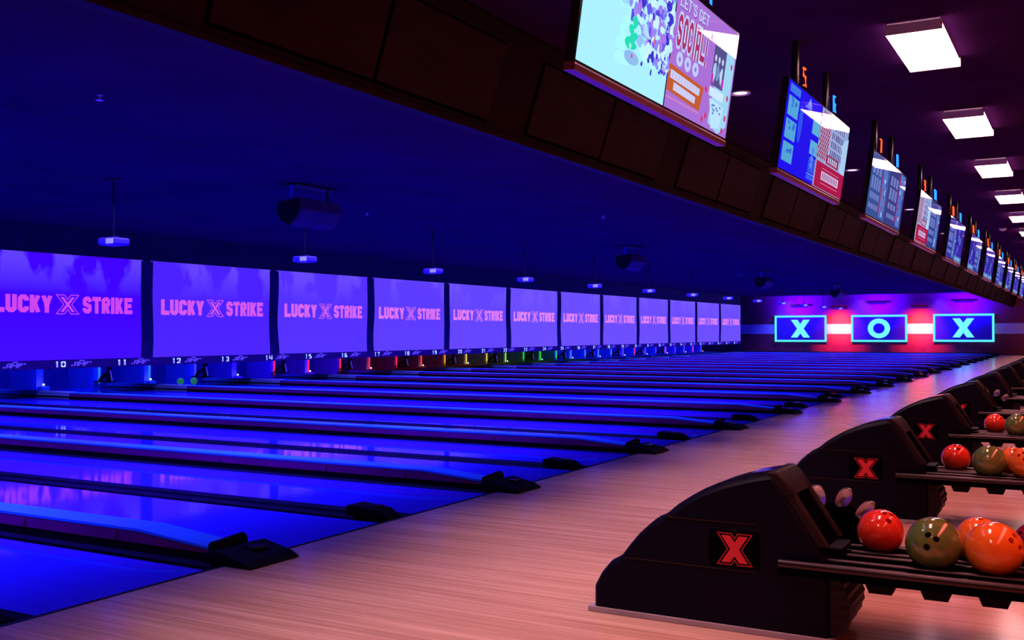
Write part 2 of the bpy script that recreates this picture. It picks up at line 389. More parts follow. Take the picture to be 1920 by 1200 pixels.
# ------------------------------------------------------------------ masking, screens, pit
NS = 12; S0 = 17.81; SP = 4.6253; SW = .363; ZT = 3.294; ZB = .868
struct(MB().box(MASK-.3, MASK-.031, Y0, S0+SP*(NS-1)+.06, .67, LZ).box(MASK-.031, MASK+.02, Y0, S0+SP*(NS-1)+.06, ZT+.022, LZ), 'wall_masking', M['black'])
for i in range(NS):
    yr = S0+SP*i; yl = yr-SP+SW; yc = (yl+yr)/2
    f = min(1, i/5)  # farther screens paler: brightness by viewing angle put into the glow colours
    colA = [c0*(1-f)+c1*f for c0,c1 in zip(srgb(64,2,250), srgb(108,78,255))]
    m = bpy.data.materials.new('projected_picture'); m.use_nodes = True
    nt = m.node_tree; b = nt.nodes['Principled BSDF']; N = nt.nodes.new; L = nt.links.new
    b.inputs['Base Color'].default_value = (.06,.05,.07,1); b.inputs['Roughness'].default_value = .8; b.inputs['Specular IOR Level'].default_value = .1
    tc = N('ShaderNodeTexCoord'); mp = N('ShaderNodeMapping'); mp.inputs['Scale'].default_value = (1,.9,.55); mp.inputs['Location'].default_value = (0, 3.7*i, 0)
    nz = N('ShaderNodeTexNoise'); nz.inputs['Scale'].default_value = 1.1; nz.inputs['Detail'].default_value = 4
    L(tc.outputs['Object'], mp.inputs[0]); L(mp.outputs[0], nz.inputs['Vector'])
    sx = N('ShaderNodeSeparateXYZ'); L(tc.outputs['Object'], sx.inputs[0])
    mr = N('ShaderNodeMapRange'); mr.inputs['From Min'].default_value = .3*U; mr.inputs['From Max'].default_value = 1.1*U; L(sx.outputs['Z'], mr.inputs['Value'])
    st = N('ShaderNodeMapRange'); st.inputs['From Min'].default_value = .5; st.inputs['From Max'].default_value = .56; L(nz.outputs['Fac'], st.inputs['Value'])
    mu = N('ShaderNodeMath'); mu.operation = 'MULTIPLY'; L(mr.outputs[0], mu.inputs[0]); L(st.outputs[0], mu.inputs[1])
    mx = N('ShaderNodeMix'); mx.data_type = 'RGBA'; L(mu.outputs[0], mx.inputs['Factor'])
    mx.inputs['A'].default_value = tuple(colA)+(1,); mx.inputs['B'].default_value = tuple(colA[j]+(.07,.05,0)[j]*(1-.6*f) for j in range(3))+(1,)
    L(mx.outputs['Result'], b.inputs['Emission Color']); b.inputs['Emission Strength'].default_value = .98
    W = (SP-SW)/2+.05; H = (ZT-ZB)/2
    pl = ['leftmost','second','third','fourth','fifth','sixth','seventh','eighth','ninth','tenth','eleventh'][i]+' from the left' if 0 < i < NS-1 else ('leftmost, cut by the frame edge' if i == 0 else 'last at the far end of the row')
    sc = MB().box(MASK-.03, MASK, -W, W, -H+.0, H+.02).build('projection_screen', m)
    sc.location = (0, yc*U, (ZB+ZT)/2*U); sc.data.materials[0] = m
    tag(sc, 'violet projection screen with pink lettering around an X, '+pl.replace('last at the far end of the row','last at the far end'), 'projection screen', 'screens over the pins')
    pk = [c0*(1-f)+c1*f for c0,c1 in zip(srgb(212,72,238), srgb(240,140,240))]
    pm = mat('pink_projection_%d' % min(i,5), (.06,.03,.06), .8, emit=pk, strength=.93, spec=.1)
    pc = Pic(lambda u,v,h: (MASK+.004+h, u, v))
    zl = -.14                                           # wordmark bottom, local
    pc.text('LUCKY', -1.86, zl+.01, 1.46, .40, pm, W=.64, s=.27, gap=.05)
    pc.text('STRIKE', .42, zl+.01, 1.44, .40, pm, W=.60, s=.25, gap=.05)
    X = [(-.31+u, zl-.02+v) for u,v in xpoly(.64, .46, .37)]
    pc.ring(X, .02, pm); pc.poly(offset_poly(X, .058), pm)
    pc.build('wordmark', sc)
# dark fabric columns between the screens, their edges a little wavy
for i in range(NS-1):
    y = S0+SP*i; g = MB(); n = 14; r_ = []
    for j in range(n+1):
        t = j/n; z = ZB+(ZT-ZB)*t; q = .05*math.sin(2*math.pi*t*1.1+i*1.7)*(0.3+.7*(1-t))*(1 if i % 3 else .5)
        r_.append([(MASK+.002, y+q*.6, z),(MASK+.014, y+q*.6, z),(MASK+.022, y+SW/2+q*.8, z),(MASK+.014, y+SW+q, z),(MASK+.002, y+SW+q, z)])
    g.loft(r_)
    o = g.build('masking_column', M['mask'], smooth=True)
    tag(o, 'dark fabric strip between screens, %s from the left' % (['first','second','third','fourth','fifth','sixth','seventh','eighth','ninth','tenth','eleventh'][i]), 'fabric strip', 'dark strips between the screens')
YE = S0+SP*(NS-1)
band = MB().box(MASK-.03, MASK+.03, Y0, YE+.05, .665, ZB).build('masking_board', M['band'])
tag(band, 'long dark board under the screens carrying lane numbers', 'lane number board')
def num_mesh(n):
    pc = Pic(lambda u,v,h: (MASK+.034, u, v))
    pc.text(str(n), -.14, -.068, .28, .136, M['number'], W=.62, s=.2, gap=.22)
    return pc.build('lane_number', band)
for n in range(9, 41):
    y = 15.485+P/2*(n-10)
    if y > YE-.2: break
    o = num_mesh(n); o.location = (0, y*U, .765*U); o['label'] = 'white numeral %d' % n
br0 = None
for n in range(8, 41):
    y = 15.485+P/2*(n-10)+.56
    if y > YE-.2: break
    if br0 is None:
        pc = Pic(lambda u,v,h: (MASK+.034, u+v*.35, v))
        pc.text('AMF', -.2, -.05, .40, .10, M['brand'], W=.8, s=.22, gap=.06)
        pc.rect(-.27,-.05,-.22,-.02, M['brand']); pc.rect(-.08,.06,.06,.085, M['brand']); pc.rect(.22,.02,.27,.05, M['brand'])
        br0 = pc.build('brand_mark', band); br0['label'] = 'slanted winged maker mark'; o = br0
    else: o = br0.copy(); col.objects.link(o)
    o.location = (0, y*U, .765*U)
# last side panel of the masking
tag(MB().box(MASK-1.2, MASK+.01, YE+.075, YE+.15, .0, ZT+.1).build('end_panel', M['mask']), 'narrow dark end panel closing the row of screens', 'end panel')
# pit: kickbacks with light strips, curtains
def strip_colour(n):
    for a, c in ((11,(40,120,255)),(12,(60,60,255)),(17,(255,40,110)),(18,(255,60,60)),(19,(255,150,50)),(21,(235,205,80)),(22,(150,235,80)),(24,(40,235,80)),(25,(40,235,160)),(28,(70,140,255))):
        if n <= a: return c
    return (120,60,255) if n % 3 else (255,70,120)
def pit_glow(n): return glow(*strip_colour(int(n*.93)), 1.0)
PX = -24.6
tag(MB().box(PX-.1, PX, Y0, FAR-.6, -.12, .95).build('pit_curtain', M['pit']), 'long dark blue pit curtain behind the pin decks', 'pit curtain')
kick0 = None
for k in range(1, NP):
    for s in (0,1):
        n = 4+2*k+s-(1 if s == 0 else 0)
        n = 3+2*k if s == 0 else 4+2*k
        y = 4.98+P*k if s == 0 else 6.693+P*k
        j = 2*k+s-7
        if j < 0: continue
        r = thing('kickback', (0,y,0), ('pale upright partition between the pin decks, %s from the left' % ORD[j].replace('nearest','first')) if j < 20 else ('tiny pale partition between the pin decks, %s from the far wall' % ORD[40-n].replace('nearest','first')), 'lane partition', 'partitions between the pin decks')
        MB().box(PX, -23.55, -.1, .1, -.1, .9).build('board', M['kick'], r)
        if not (n % 4 == 2 and n < 16):
            MB().box(-23.55, -23.52, .05, .1, .12, .9).build('light_strip', pit_glow(n), r)
        if s == 1:
            bs = MB().box(-23.5, -23.30, -.11, .11, .0, .12).build('ball_sensor', M['white'], r, bevel=.02)
            MB().lathe([(0,.14),(.025,.145),(.03,.165),(.015,.185),(0,.19)], -23.40, 0, 10).build('indicator_lamp', glow(200,215,255,3), bs, smooth=True)
# black stands on the dividers
st0 = None
for k in range(3, 17):
    lab = 'black post with slanting brace on the lane divider, %s from the left' % ['first','second','third','fourth','fifth','sixth','seventh','eighth','ninth','tenth','eleventh','twelfth','thirteenth','fourteenth'][k-3]
    loc = (0, 4.98+P*k, .15)
    if st0 is None:
        st0 = thing('masking_post', loc, lab, 'support post', 'posts holding up the masking')
        st0.location.z = 0
        MB().box(-23.50, -22.9, -.13, .13, .150, .185).build('base_plate', M['dark'], st0)
        MB().box(-23.1, -23.0, -.05, .05, .185, 1.0).build('post', M['dark'], st0)
        MB().tube([(-23.42,0,.185),(-23.36,0,.27),(-23.1,0,.42)], .045, 6).build('brace', M['dark'], st0)
        MB().tube([(-22.93,0,.19),(-23.05,0,.62)], .014, 6).build('stay', M['brand'], st0)
    else: o = dup(st0, loc, lab); o.location.z = 0
# two green balls at the pin end of the divider
def marble(name, a, b, rough=.12):
    m = bpy.data.materials.new(name); m.use_nodes = True
    nt = m.node_tree; p = nt.nodes['Principled BSDF']; N = nt.nodes.new; L = nt.links.new
    tc = N('ShaderNodeTexCoord'); nz = N('ShaderNodeTexNoise'); nz.inputs['Scale'].default_value = 9; nz.inputs['Detail'].default_value = 5; nz.inputs['Distortion'].default_value = 1.6
    L(tc.outputs['Object'], nz.inputs['Vector'])
    rp = N('ShaderNodeValToRGB'); e = rp.color_ramp.elements; e[0].position = .38; e[1].position = .62; e[0].color = tuple(a)+(1,); e[1].color = tuple(b)+(1,)
    L(nz.outputs['Fac'], rp.inputs[0]); L(rp.outputs[0], p.inputs['Base Color'])
    p.inputs['Roughness'].default_value = rough; p.inputs['Specular IOR Level'].default_value = .5; p.inputs['Coat Weight'].default_value = .6; p.inputs['Coat Roughness'].default_value = .03
    return m
BALL = {'red': marble('red_resin', (.75,.035,.02), (.85,.07,.03)), 'green': marble('olive_resin', (.09,.20,.05), (.20,.22,.05)), 'orange': marble('orange_resin', (.85,.19,.02), (.92,.26,.03)),
        'maroon': marble('maroon_resin', (.16,.01,.03), (.28,.02,.05)), 'lime': marble('lime_resin', (.05,.45,.05), (.10,.75,.10))}
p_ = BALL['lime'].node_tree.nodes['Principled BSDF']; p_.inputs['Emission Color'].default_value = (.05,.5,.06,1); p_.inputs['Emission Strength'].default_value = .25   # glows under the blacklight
_bm = {}
def ball_mesh(r):
    key = round(r,4)
    if key in _bm: return _bm[key]
    bm = bmesh.new(); bmesh.ops.create_uvsphere(bm, u_segments=56, v_segments=36, radius=r*U)
    me = bpy.data.meshes.new('bowling_ball'); bm.to_mesh(me); bm.free()
    tmp = bpy.data.objects.new('tmp', me); col.objects.link(tmp)
    cut = bmesh.new()
    for d in ((.16,.0,1.0),(-.16,.0,1.0),(.0,-.42,.9)):
        v = Vector(d).normalized(); q = Vector((0,0,1)).rotation_difference(v).to_matrix().to_4x4()
        hr = (.115 if d[1] == 0 else .13)*r*U
        bmesh.ops.create_cone(cut, cap_ends=True, segments=20, radius1=hr, radius2=hr, depth=r*U*.7, matrix=Matrix.Translation(v*r*U*.95) @ q)
    cm = bpy.data.meshes.new('tmpcut'); cut.to_mesh(cm); cut.free()
    co = bpy.data.objects.new('tmpcut', cm); col.objects.link(co)
    md = tmp.modifiers.new('b', 'BOOLEAN'); md.operation = 'DIFFERENCE'; md.object = co; md.solver = 'EXACT'
    dg = bpy.context.evaluated_depsgraph_get(); dg.update()
    out = bpy.data.meshes.new_from_object(tmp.evaluated_get(dg)); out.name = 'bowling_ball'
    bpy.data.objects.remove(tmp); bpy.data.objects.remove(co); bpy.data.meshes.remove(cm)
    out.polygons.foreach_set('use_smooth', [True]*len(out.polygons)); out.set_sharp_from_angle(angle=R(35))
    _bm[key] = out; return out
def ball(x, y, z, r, c, rot, label, group):
    me = ball_mesh(r).copy(); me.materials.clear(); me.materials.append(BALL[c])
    o = bpy.data.objects.new('bowling_ball', me); col.objects.link(o); o.location = (x*U, y*U, z*U); o.rotation_euler = [R(a) for a in rot]
    return tag(o, label, 'bowling ball', group)
ball(-22.62, 20.88, .101, .1, 'lime', (20,30,0), 'small bright green ball at the pin end, left one of two', 'green balls at the pin end')
ball(-22.48, 21.25, .101, .1, 'lime', (60,10,0), 'small bright green ball at the pin end, right one of two', 'green balls at the pin end')

# ------------------------------------------------------------------ ball returns
out = [(-2.311,.028),(-2.311,.135),(-2.27,.21),(-2.221,.269),(-2.175,.295),(-2.156,.309),(-2.11,.37),(-2.06,.431),(-2.0,.487),(-1.955,.522),(-1.915,.540),(-1.85,.596),(-1.788,.638),(-1.71,.685),(-1.624,.723),(-1.55,.75),(-1.465,.774),(-1.40,.790),(-1.36,.797),(-1.335,.795),(-1.318,.775),(-1.25,.67),(-1.14,.50),(-1.098,.43),(-1.07,.35),(-1.06,.30),(-1.058,.028)]
def make_return(loc, label):
    r = thing('ball_return', loc, label, 'ball return', 'ball returns along the approach')
    h = .20; oy = -.06; rings = []
    for y, d in ((-h,.055),(-h+.012,.03),(-h+.04,.010),(-h+.085,0),(h-.085,0),(h-.04,.010),(h-.012,.03),(h,.055)):
        o = offset_poly(out, d*.6)
        rings.append([(x, y+oy, max(.028, z) if i not in (0, len(o)-1) else .028) for i, (x,z) in enumerate(o)])
    MB().loft(rings).build('hood', M['hood'], r, smooth=True)
    MB().prism([(-1.47,.774),(-1.35,.7985),(-1.35,.803),(-1.47,.779)], oy-.11, oy+.11).build('top_sheen_plate', M['bezel'], r)  # glossy strip added so the hood top catches a highlight
    MB().prism([(-2.33,0),(-2.33,.03),(-1.05,.03),(-1.05,0)], oy-h-.005, oy+h+.005).build('plinth', M['plinth'], r, bevel=.004)
    for z, xa, xb in ((.302,-2.13,-1.42),(.535,-1.90,-1.42)):
        MB().prism([(xa,z),(xa+.02,z+.008),(xb,z+.006),(xb,z)], oy-h-.003, oy+h+.003).build('moulding_line', M['hoodframe'], r)
    # sloping rear frame round a solid black slab painted as the dark ball exit
    def rear(z, t): return -1.312+(.76-z)*.65+t
    f = MB()
    zz = [.45,.60,.72,.765]
    for s in (-1,1):
        yo = oy+s*.19; yi = oy+s*.125
        f.loft([[(rear(z,-.02), yo, z),(rear(z,.03), oy+(yo-oy)*.95, z),(rear(z,.03), yi, z),(rear(z,-.02), yi, z)] for z in zz])
    f.loft([[(rear(.69,-.02), y, .69),(rear(.69,.03), y, .69),(rear(.76,.03), y, .76),(-1.325, y, .803),(-1.37, y, .802),(-1.37, y, .78)] for y in (oy-.19,oy,oy+.19)])
    f.build('rear_frame', M['hoodframe'], r, smooth=True, bevel=.01)
    MB().prism([(rear(.44,-.01),.44),(rear(.44,.012),.44),(rear(.70,.012),.70),(rear(.70,-.01),.70)], oy-.13, oy+.13).build('opening_shade', M['void'], r)  # shade of the ball exit painted as a matt black slab
    MB().box(-1.12, -1.03, oy-.12, oy+.12, .425, .448).build('exit_lip', M['hood'], r, bevel=.006)
    # louvred rear vent, bulging
    v = MB(); n = 13
    v.loft([[(-1.07+.085*math.sin(math.pi*min(1,max(0,(j/n))*.85+.1))+(.008 if j % 2 else 0), y*(1-.02*(j % 2)), .04+.29*j/n) for y in (oy-.18,oy+.18)]+[(-1.08, oy+.18, .04+.29*j/n),(-1.08,oy-.18,.04+.29*j/n)] for j in range(n+1)])
    v.build('louvred_vent', M['hoodframe'], r)
    # badge with red X
    bdg = MB().box(-1.66, -1.404, oy-h-.004, oy-h+.03, .318, .497).build('badge', M['void'], r)
    pc = Pic(lambda u,v,hh: (u, oy-h-.0055-hh, v))
    X = [(-1.622+u, .328+v) for u,v in xpoly(.185,.16,.42)]
    pc.ring(X, .006, M['redline']); pc.poly(offset_poly(X,.0135), M['redx'])
    pc.build('badge_letter', bdg)['label'] = 'red outlined letter X'
    # ball rack: rails run out over the approach
    for y, z, rad, xa in ((-.30,.372,.022,-1.30),(-.21,.388,.014,-1.17),(-.05,.388,.014,-1.17),(.05,.388,.014,-1.17),(.20,.388,.014,-1.17),(.29,.372,.022,-1.17)):
        MB().tube([(xa,y,z),(.75,y,z)], rad, 10).build('rail', M['chrome'], r, smooth=True)
    for y in (-.30,.29):
        MB().box(-1.30 if y < 0 else -1.10, .75, y-.018, y+.018, .322, .362).build('rail_skirt', M['void'], r)
    MB().box(-1.10, .75, -.28, .27, .335, .352).build('tray', M['void'], r)
    for x in (-.84,-.60,-.36,-.12,.12,.36):
        MB().prism([(x-.075,.335),(x-.05,.275),(x+.05,.275),(x+.075,.335)], -.28, -.18).build('rack_foot', M['hood'], r)
    MB().box(.45, .65, -.15, .15, 0, .335).build('pedestal', M['hood'], r, bevel=.02)
    # stop block with clear plastic bumpers
    b = MB(); b.prism([(-1.27,.36),(-1.27,.52),(-1.22,.575),(-1.10,.575),(-1.03,.52),(-1.02,.36)], .215, .36)
    b.tube([(-1.25,.22,.565),(-1.08,.22,.560)], .012, 6)
    b.build('ball_stop', M['void'], r, bevel=.01)
    for x, z, a in ((-1.235,.575,-10),(-1.13,.575,18),(-1.035,.525,30)):
        c = MB(); pr = [(.0,0),(.026,0),(.033,.02),(.040,.05),(.036,.085),(.026,.105),(.012,.112),(0,.113)]
        c.loft([[(x+rr*math.cos(t)+zz_*math.sin(R(a)), .28+rr*math.sin(t), z-.01+zz_*math.cos(R(a))) for t in [2*math.pi*i/14 for i in range(14)]] for rr, zz_ in pr])
        c.build('clear_bumper', M['clear'], r, smooth=True)
    return r
for k in range(NP):
    if k == 0: lab = 'largest black ball return hood with red X badge, nearest the camera'
    elif k < 9: lab = 'black ball return hood, %s from the camera, half hidden behind the nearer one' % ORD[k]
    else: lab = 'distant black ball return, %s from the camera, at the right frame edge' % ORD[k]
    loc = (0, 5.23+P*k, 0)
    if k == 0: br = make_return(loc, lab)
    else: dup(br, loc, lab, skip=() if k in (3,) else ('clear_bumper','ball_stop'))
GB = 'balls on the nearest rack'; GC = 'balls on the second rack'; GD = 'balls on the third rack'
def rz(r, s=.075): return .388+math.sqrt((r+.014)**2-s*s)
def rack_balls(k, items, g):
    for x, row, r, c, rot, lab in items:
        y = 5.23+P*k+(.125 if row else -.13)
        ball(x, y, rz(r, .075 if row else .08), r, c, rot, lab, g)
rack_balls(0, [(-.905,1,.111,'red',(25,14,25),'glossy red ball beside the stop block on the nearest rack'),
    (-.628,0,.124,'green',(62,24,-8),'mottled olive green ball with three finger holes facing out, nearest rack'),
    (-.455,1,.111,'orange',(10,0,60),'orange ball on the nearest rack, mostly hidden behind another orange ball'),
    (-.372,0,.124,'orange',(52,-22,70),'large bright orange ball at the front of the nearest rack'),
    (-.205,1,.111,'maroon',(30,-40,0),'dark maroon ball cut off by the right frame edge, nearest rack')], GB)
rack_balls(1, [(-.915,1,.108,'red',(18,2,20),'red ball nearest the hood on the second rack'),
    (-.655,0,.122,'green',(-20,10,0),'olive green ball in the middle of the second rack, no holes showing'),
    (-.50,1,.108,'orange',(10,0,10),'orange ball at the back of the second rack by the frame edge'),
    (-.40,0,.122,'orange',(40,-30,10),'orange ball at the front of the second rack, cut by the frame edge')], GC)
rack_balls(2, [(-.88,1,.108,'red',(8,45,0),'small red ball on the third rack, near the frame edge'),
    (-.65,0,.120,'green',(-10,10,0),'olive ball on the third rack, cut by the frame edge')], GD)

# ------------------------------------------------------------------ displays over the approach
TW = 1.085; TH = .655
def pic_blank(): return Pic(lambda u,v,h: (.0015+h, -TW/2+u*TW, v*TH))
def art_snow():
    p = pic_blank(); rg = random.Random(3); p.rect(0,0,1,1,pix(165,232,255,1.1))
    for i in range(26): p.blob(rg.uniform(.1,.5), rg.uniform(.62,1), rg.uniform(.03,.07), rg.uniform(.05,.12), pix(150,215,255,1.05), rg)
    for i in range(30):
        u = rg.uniform(.55,.93); p.blob(u, rg.uniform(.35,1)*.95+.02, .06, .06, [pix(150,195,255,1.0),pix(175,215,255,1.05),pix(140,160,250)][i % 3], rg)
    for i in range(300):
        u = min(.955, rg.betavariate(3,1.6)*.60+.38); v = rg.uniform(.26 if u > .7 else .5,.97)
        p.blob(u, v, rg.uniform(.015,.045), rg.uniform(.025,.075), [pix(95,90,235),pix(140,140,250),pix(60,50,205),pix(195,235,255,1.1),pix(180,228,255,1.1),pix(165,125,235)][rg.randrange(6)], rg)
    for i in range(12): p.blob(rg.uniform(.6,.95), rg.uniform(.17,.35), rg.uniform(.012,.02), rg.uniform(.015,.035), pix(60,60,200), rg)
    p.ell(.50,.20,.085,.05,pix(140,185,235,1.05))
    for u,v,a,b in ((.50,.47,.045,.05),(.47,.40,.04,.045),(.47,.30,.07,.06),(.50,.36,.05,.04)): p.blob(u,v,a,b,pix(30,222,185),rg)
    p.ell(.47,.28,.014,.02,pix(170,240,230)); p.rect(.49,.2,.51,.23,pix(210,90,170))
    p.blob(.74,.42,.012,.035,pix(230,70,120),rg); p.blob(.63,.78,.015,.03,pix(230,60,110),rg)
    return p
def art_social():
    p = pic_blank(); rg = random.Random(5); p.rect(0,0,1,1,pix(178,118,226,.9))
    wh, rd, cy = pix(190,205,255,1), pix(170,45,105), pix(160,215,245)
    p.text("LET'S GET", .05,.84,.44,.11, pix(120,75,175), W=.5,s=.17); p.text("LET'S GET", .045,.85,.44,.10, wh, W=.5,s=.15)
    p.text('SOCIAL!', .045,.505,.47,.31, wh, W=.70,s=.34,gap=.0)
    p.text('SOCIAL!', .045,.505,.47,.31, rd, W=.70,s=.34,gap=.0,draw=.17)
    for u in (.13,.25,.37):
        p.ell(u,.435,.047,.062,wh); p.ell(u,.435,.016,.022,pix(150,120,215))
    p.poly([(.0,.14),(.50,.11),(.53,.33),(.0,.36)], pix(196,92,48))
    p.poly([(.03,.25),(.47,.235),(.475,.30),(.03,.32)], pix(205,205,245)); p.poly([(.09,.165),(.42,.15),(.42,.21),(.09,.23)], pix(205,205,245))
    for i in range(9):
        p.rect(.06+i*.045,.26,.063+i*.045,.30,pix(160,110,170))
    p.rect(0,.085,.5,.10,pix(205,130,200))
    p.poly([(.66,.06),(.84,.0),(.97,.10),(.98,.74),(.90,.82),(.72,.80)], cy)
    p.rect(.62,.40,.83,.76,pix(86,80,140))
    for i,u in enumerate((.66,.72,.78)):
        p.blob(u,.52,.03,.10,[pix(170,205,235),pix(120,150,205),pix(190,215,240)][i],rg); p.ell(u,.65,.017,.03,pix(200,205,240))
    p.rect(.62,.41,.65,.50,pix(205,40,190)); p.rect(.80,.42,.83,.50,pix(205,40,190))
    p.rect(.62,.30,.86,.38,pix(205,235,255)); p.poly([(.64,.28),(.88,.26),(.86,.06),(.72,.02)], pix(190,230,255))
    for i in range(10): p.blob(rg.uniform(.67,.84),rg.uniform(.08,.25),.02,.014,pix(110,140,215),rg,7)
    for u,v in ((.56,.33),(.93,.36),(.93,.17),(.55,.06),(.90,.05),(.57,.80),(.93,.66),(.6,.1)): p.blob(u,v,.022,.035,pix(200,60,110),rg,10)
    return p
def art_menu():
    p = pic_blank(); rg = random.Random(8); p.rect(0,0,1,1,pix(22,14,238,1.0))
    for v in (.62,.36,.10): p.rect(.05,v,.33,v+.22,pix(80,165,215))
    for v in (.62,.36,.10):
        for i in range(6): p.blob(rg.uniform(.09,.29),v+rg.uniform(.12,.2),.03,.03,pix(50,110,215),rg)
    p.rect(.05,.88,.33,.97,pix(60,120,225)); p.ell(.42,.60,.055,.22,pix(40,80,235))
    for v in (.60,.35): p.rect(.78,v,1,v+.17,pix(90,175,215))
    for v in (.13,): p.rect(.80,v,1,v+.18,pix(45,85,230))
    for v in (.22,.30,.40): p.blob(.88,v,.05,.05,pix(90,130,240),rg)
    p.rect(.78,.04,1,.09,pix(55,90,235)); p.rect(.78,.10,1,.115,pix(110,140,245))
    p.poly([(.55,.87),(.62,.97),(.69,.87)][::-1], pix(130,150,245)); p.rect(.5,.84,.68,.865,pix(120,130,245))
    return p
def art_dots():
    p = pic_blank(); rg = random.Random(11); p.rect(0,0,1,1,pix(150,175,225,.9))
    for i in range(12):
        for j in range(6):
            p.ell(.03+j*.06+(.03 if i % 2 else 0), .40+i*.05, .02, .028, pix(165,25,60), 8)
    p.rect(.36,.42,.86,.92,pix(165,185,230,.9))
    for i in range(4):
        for j in range(7): p.rect(.40+j*.063,.47+i*.115,.436+j*.063+rg.uniform(-.01,.012),.56+i*.115,pix(90,85,150))
    p.poly([(.86,.36),(1,.32),(1,.85),(.78,.70)],pix(170,205,240)); p.rect(.3,.35,.74,.47,pix(150,30,75))
    for j in range(5): p.rect(.36+j*.07,.37,.40+j*.07,.45,pix(190,200,240))
    p.rect(0,0,1,.33,pix(172,22,72)); p.rect(.2,.12,.82,.23,pix(205,190,235))
    for j in range(10): p.rect(.235+j*.056,.135,.262+j*.056,.215,pix(160,60,110))
    p.rect(.2,.26,.82,.27,pix(215,110,150)); p.rect(.2,.07,.82,.08,pix(215,110,150))
    return p
def art_blue(seed, base=(58,88,158), red=True):
    p = pic_blank(); rg = random.Random(seed); p.rect(0,0,1,1,pix(*base,.85))
    for v,h in ((.68,.16),(.44,.20),(.28,.10),(.12,.08)):
        n = rg.randrange(3,6)
        for j in range(n): p.rect(.08+j*.5/n,v,.08+(j+.72)*.5/n,v+h,pix(115,130,205,.9))
    if red: p.rect(.60,.10,.64,1,pix(150,40,100))
    p.rect(.66,.05,.9,.98,pix(85,125,205,.9))
    for i in range(14): p.blob(rg.uniform(.66,.95),rg.uniform(.05,.95),.04,.05,[pix(60,70,170),pix(150,195,245),pix(90,80,190),pix(150,60,120)][rg.randrange(4)],rg)
    return p
def art_violet(seed):
    p = pic_blank(); rg = random.Random(seed); p.rect(0,0,1,1,pix(56,44,175,.75))
    for i in range(12): p.blob(rg.uniform(.1,.9),rg.uniform(.15,.95),.07,.12,[pix(40,30,180),pix(80,90,210),pix(90,140,215),pix(70,40,190)][rg.randrange(4)],rg)
    p.rect(0,0,1,.14,pix(85,125,190)); p.rect(.12,.03,.8,.1,pix(120,165,215))
    return p
arts = {(0,0):art_snow,(0,1):art_social,(1,0):art_menu,(1,1):art_dots,(2,0):lambda: art_blue(21),(2,1):lambda: art_blue(22,(62,66,140)),
        (3,0):lambda: art_dots(),(3,1):lambda: art_blue(24,(52,72,150),False)}
desc = {(0,0):'showing a pale cyan snowy picture',(0,1):"showing the pink poster LET'S GET SOCIAL!",(1,0):'showing a deep blue menu with cyan tiles',(1,1):'showing red dots over a red caption band',
        (2,0):'showing slate blue panels, left of its pair',(2,1):'showing slate blue panels, right of its pair'}
gen = [art_violet(41), art_violet(42), art_blue(43,(52,58,165),False)]
genmesh = []
for g in gen:
    o = g.build('picture'); genmesh.append(o.data); bpy.data.objects.remove(o)
def tv_body(r):
    MB().box(-.055, 0, -TW/2-.006, TW/2+.006, -.012, TH+.015).build('casing', M['bezel'], r, bevel=.006)
    MB().prism([(-.055,-.052),(.006,-.048),(.009,-.022),(.003,-.012),(-.055,-.012)], -TW/2-.006, TW/2+.006).build('lower_bezel', M['chin'], r, bevel=.003)
    MB().box(-.10, -.055, -.2, .2, .18, .48).build('bracket', M['post'], r)
def post_part(r):
    z1 = (CZ-2.715)*1.0
    MB().tube([(-.105,0,.2),(-.105+.0,0,TH+.02),(-.105-.04,0,z1)], .034, 12).build('ceiling_pole', M['post'], r, smooth=True)
NEON = {'r':glow(255,78,28,2.4), 'b':glow(28,112,255,3.0)}
def neon(n, loc):
    lab = '%s neon lane number %d on top of its display' % ('orange' if n % 2 else 'blue', n) if n <= 12 else 'tiny %s neon number above the %s pair of displays' % ('orange' if n % 2 else 'blue', ORD[(n-3)//2])
    r = thing('neon_number', loc, lab, 'neon number', 'neon lane numbers above the displays')
    t = str(n); x = -.055*len(t); mb = MB()
    for ch in t:
        for line in glyph(ch, .5, .1):
            mb.tube([(0, x+u*.16, .008+v*.155) for u,v in line], .0082, 8)
        x += .115
    mb.build('tube', NEON['r' if n % 2 else 'b'], r)
    MB().box(-.03, .012, -.075*len(t), .075*len(t), -.015, .004).build('base', M['bezel'], r)
    return r
for k in range(NP):
    for s in (0,1):
        y = 5.235+P*k+(-TW/2-.008 if s == 0 else TW/2+.008)
        if (k,s) in desc: d = 'flat display '+desc[(k,s)]
        else: d = 'flat display, %s of the %s pair from the camera' % ('left' if s == 0 else 'right', ORD[k])
        r = thing('wall_display', (-2.0,y,2.715), d, 'display', 'displays hung in pairs over the approach', rot=(0,R(8.3),0))
        r.name = 'hanging_display'
        tv_body(r); post_part(r)
        if (k,s) in arts: arts[(k,s)]().build('picture', r)
        else:
            o = bpy.data.objects.new('picture', genmesh[(k*2+s) % 3]); col.objects.link(o); o.parent = r
        n = 3+2*k+s
        if not (k == 0 and s == 0): neon(n, (-1.935, y+.06, 2.715+.70))

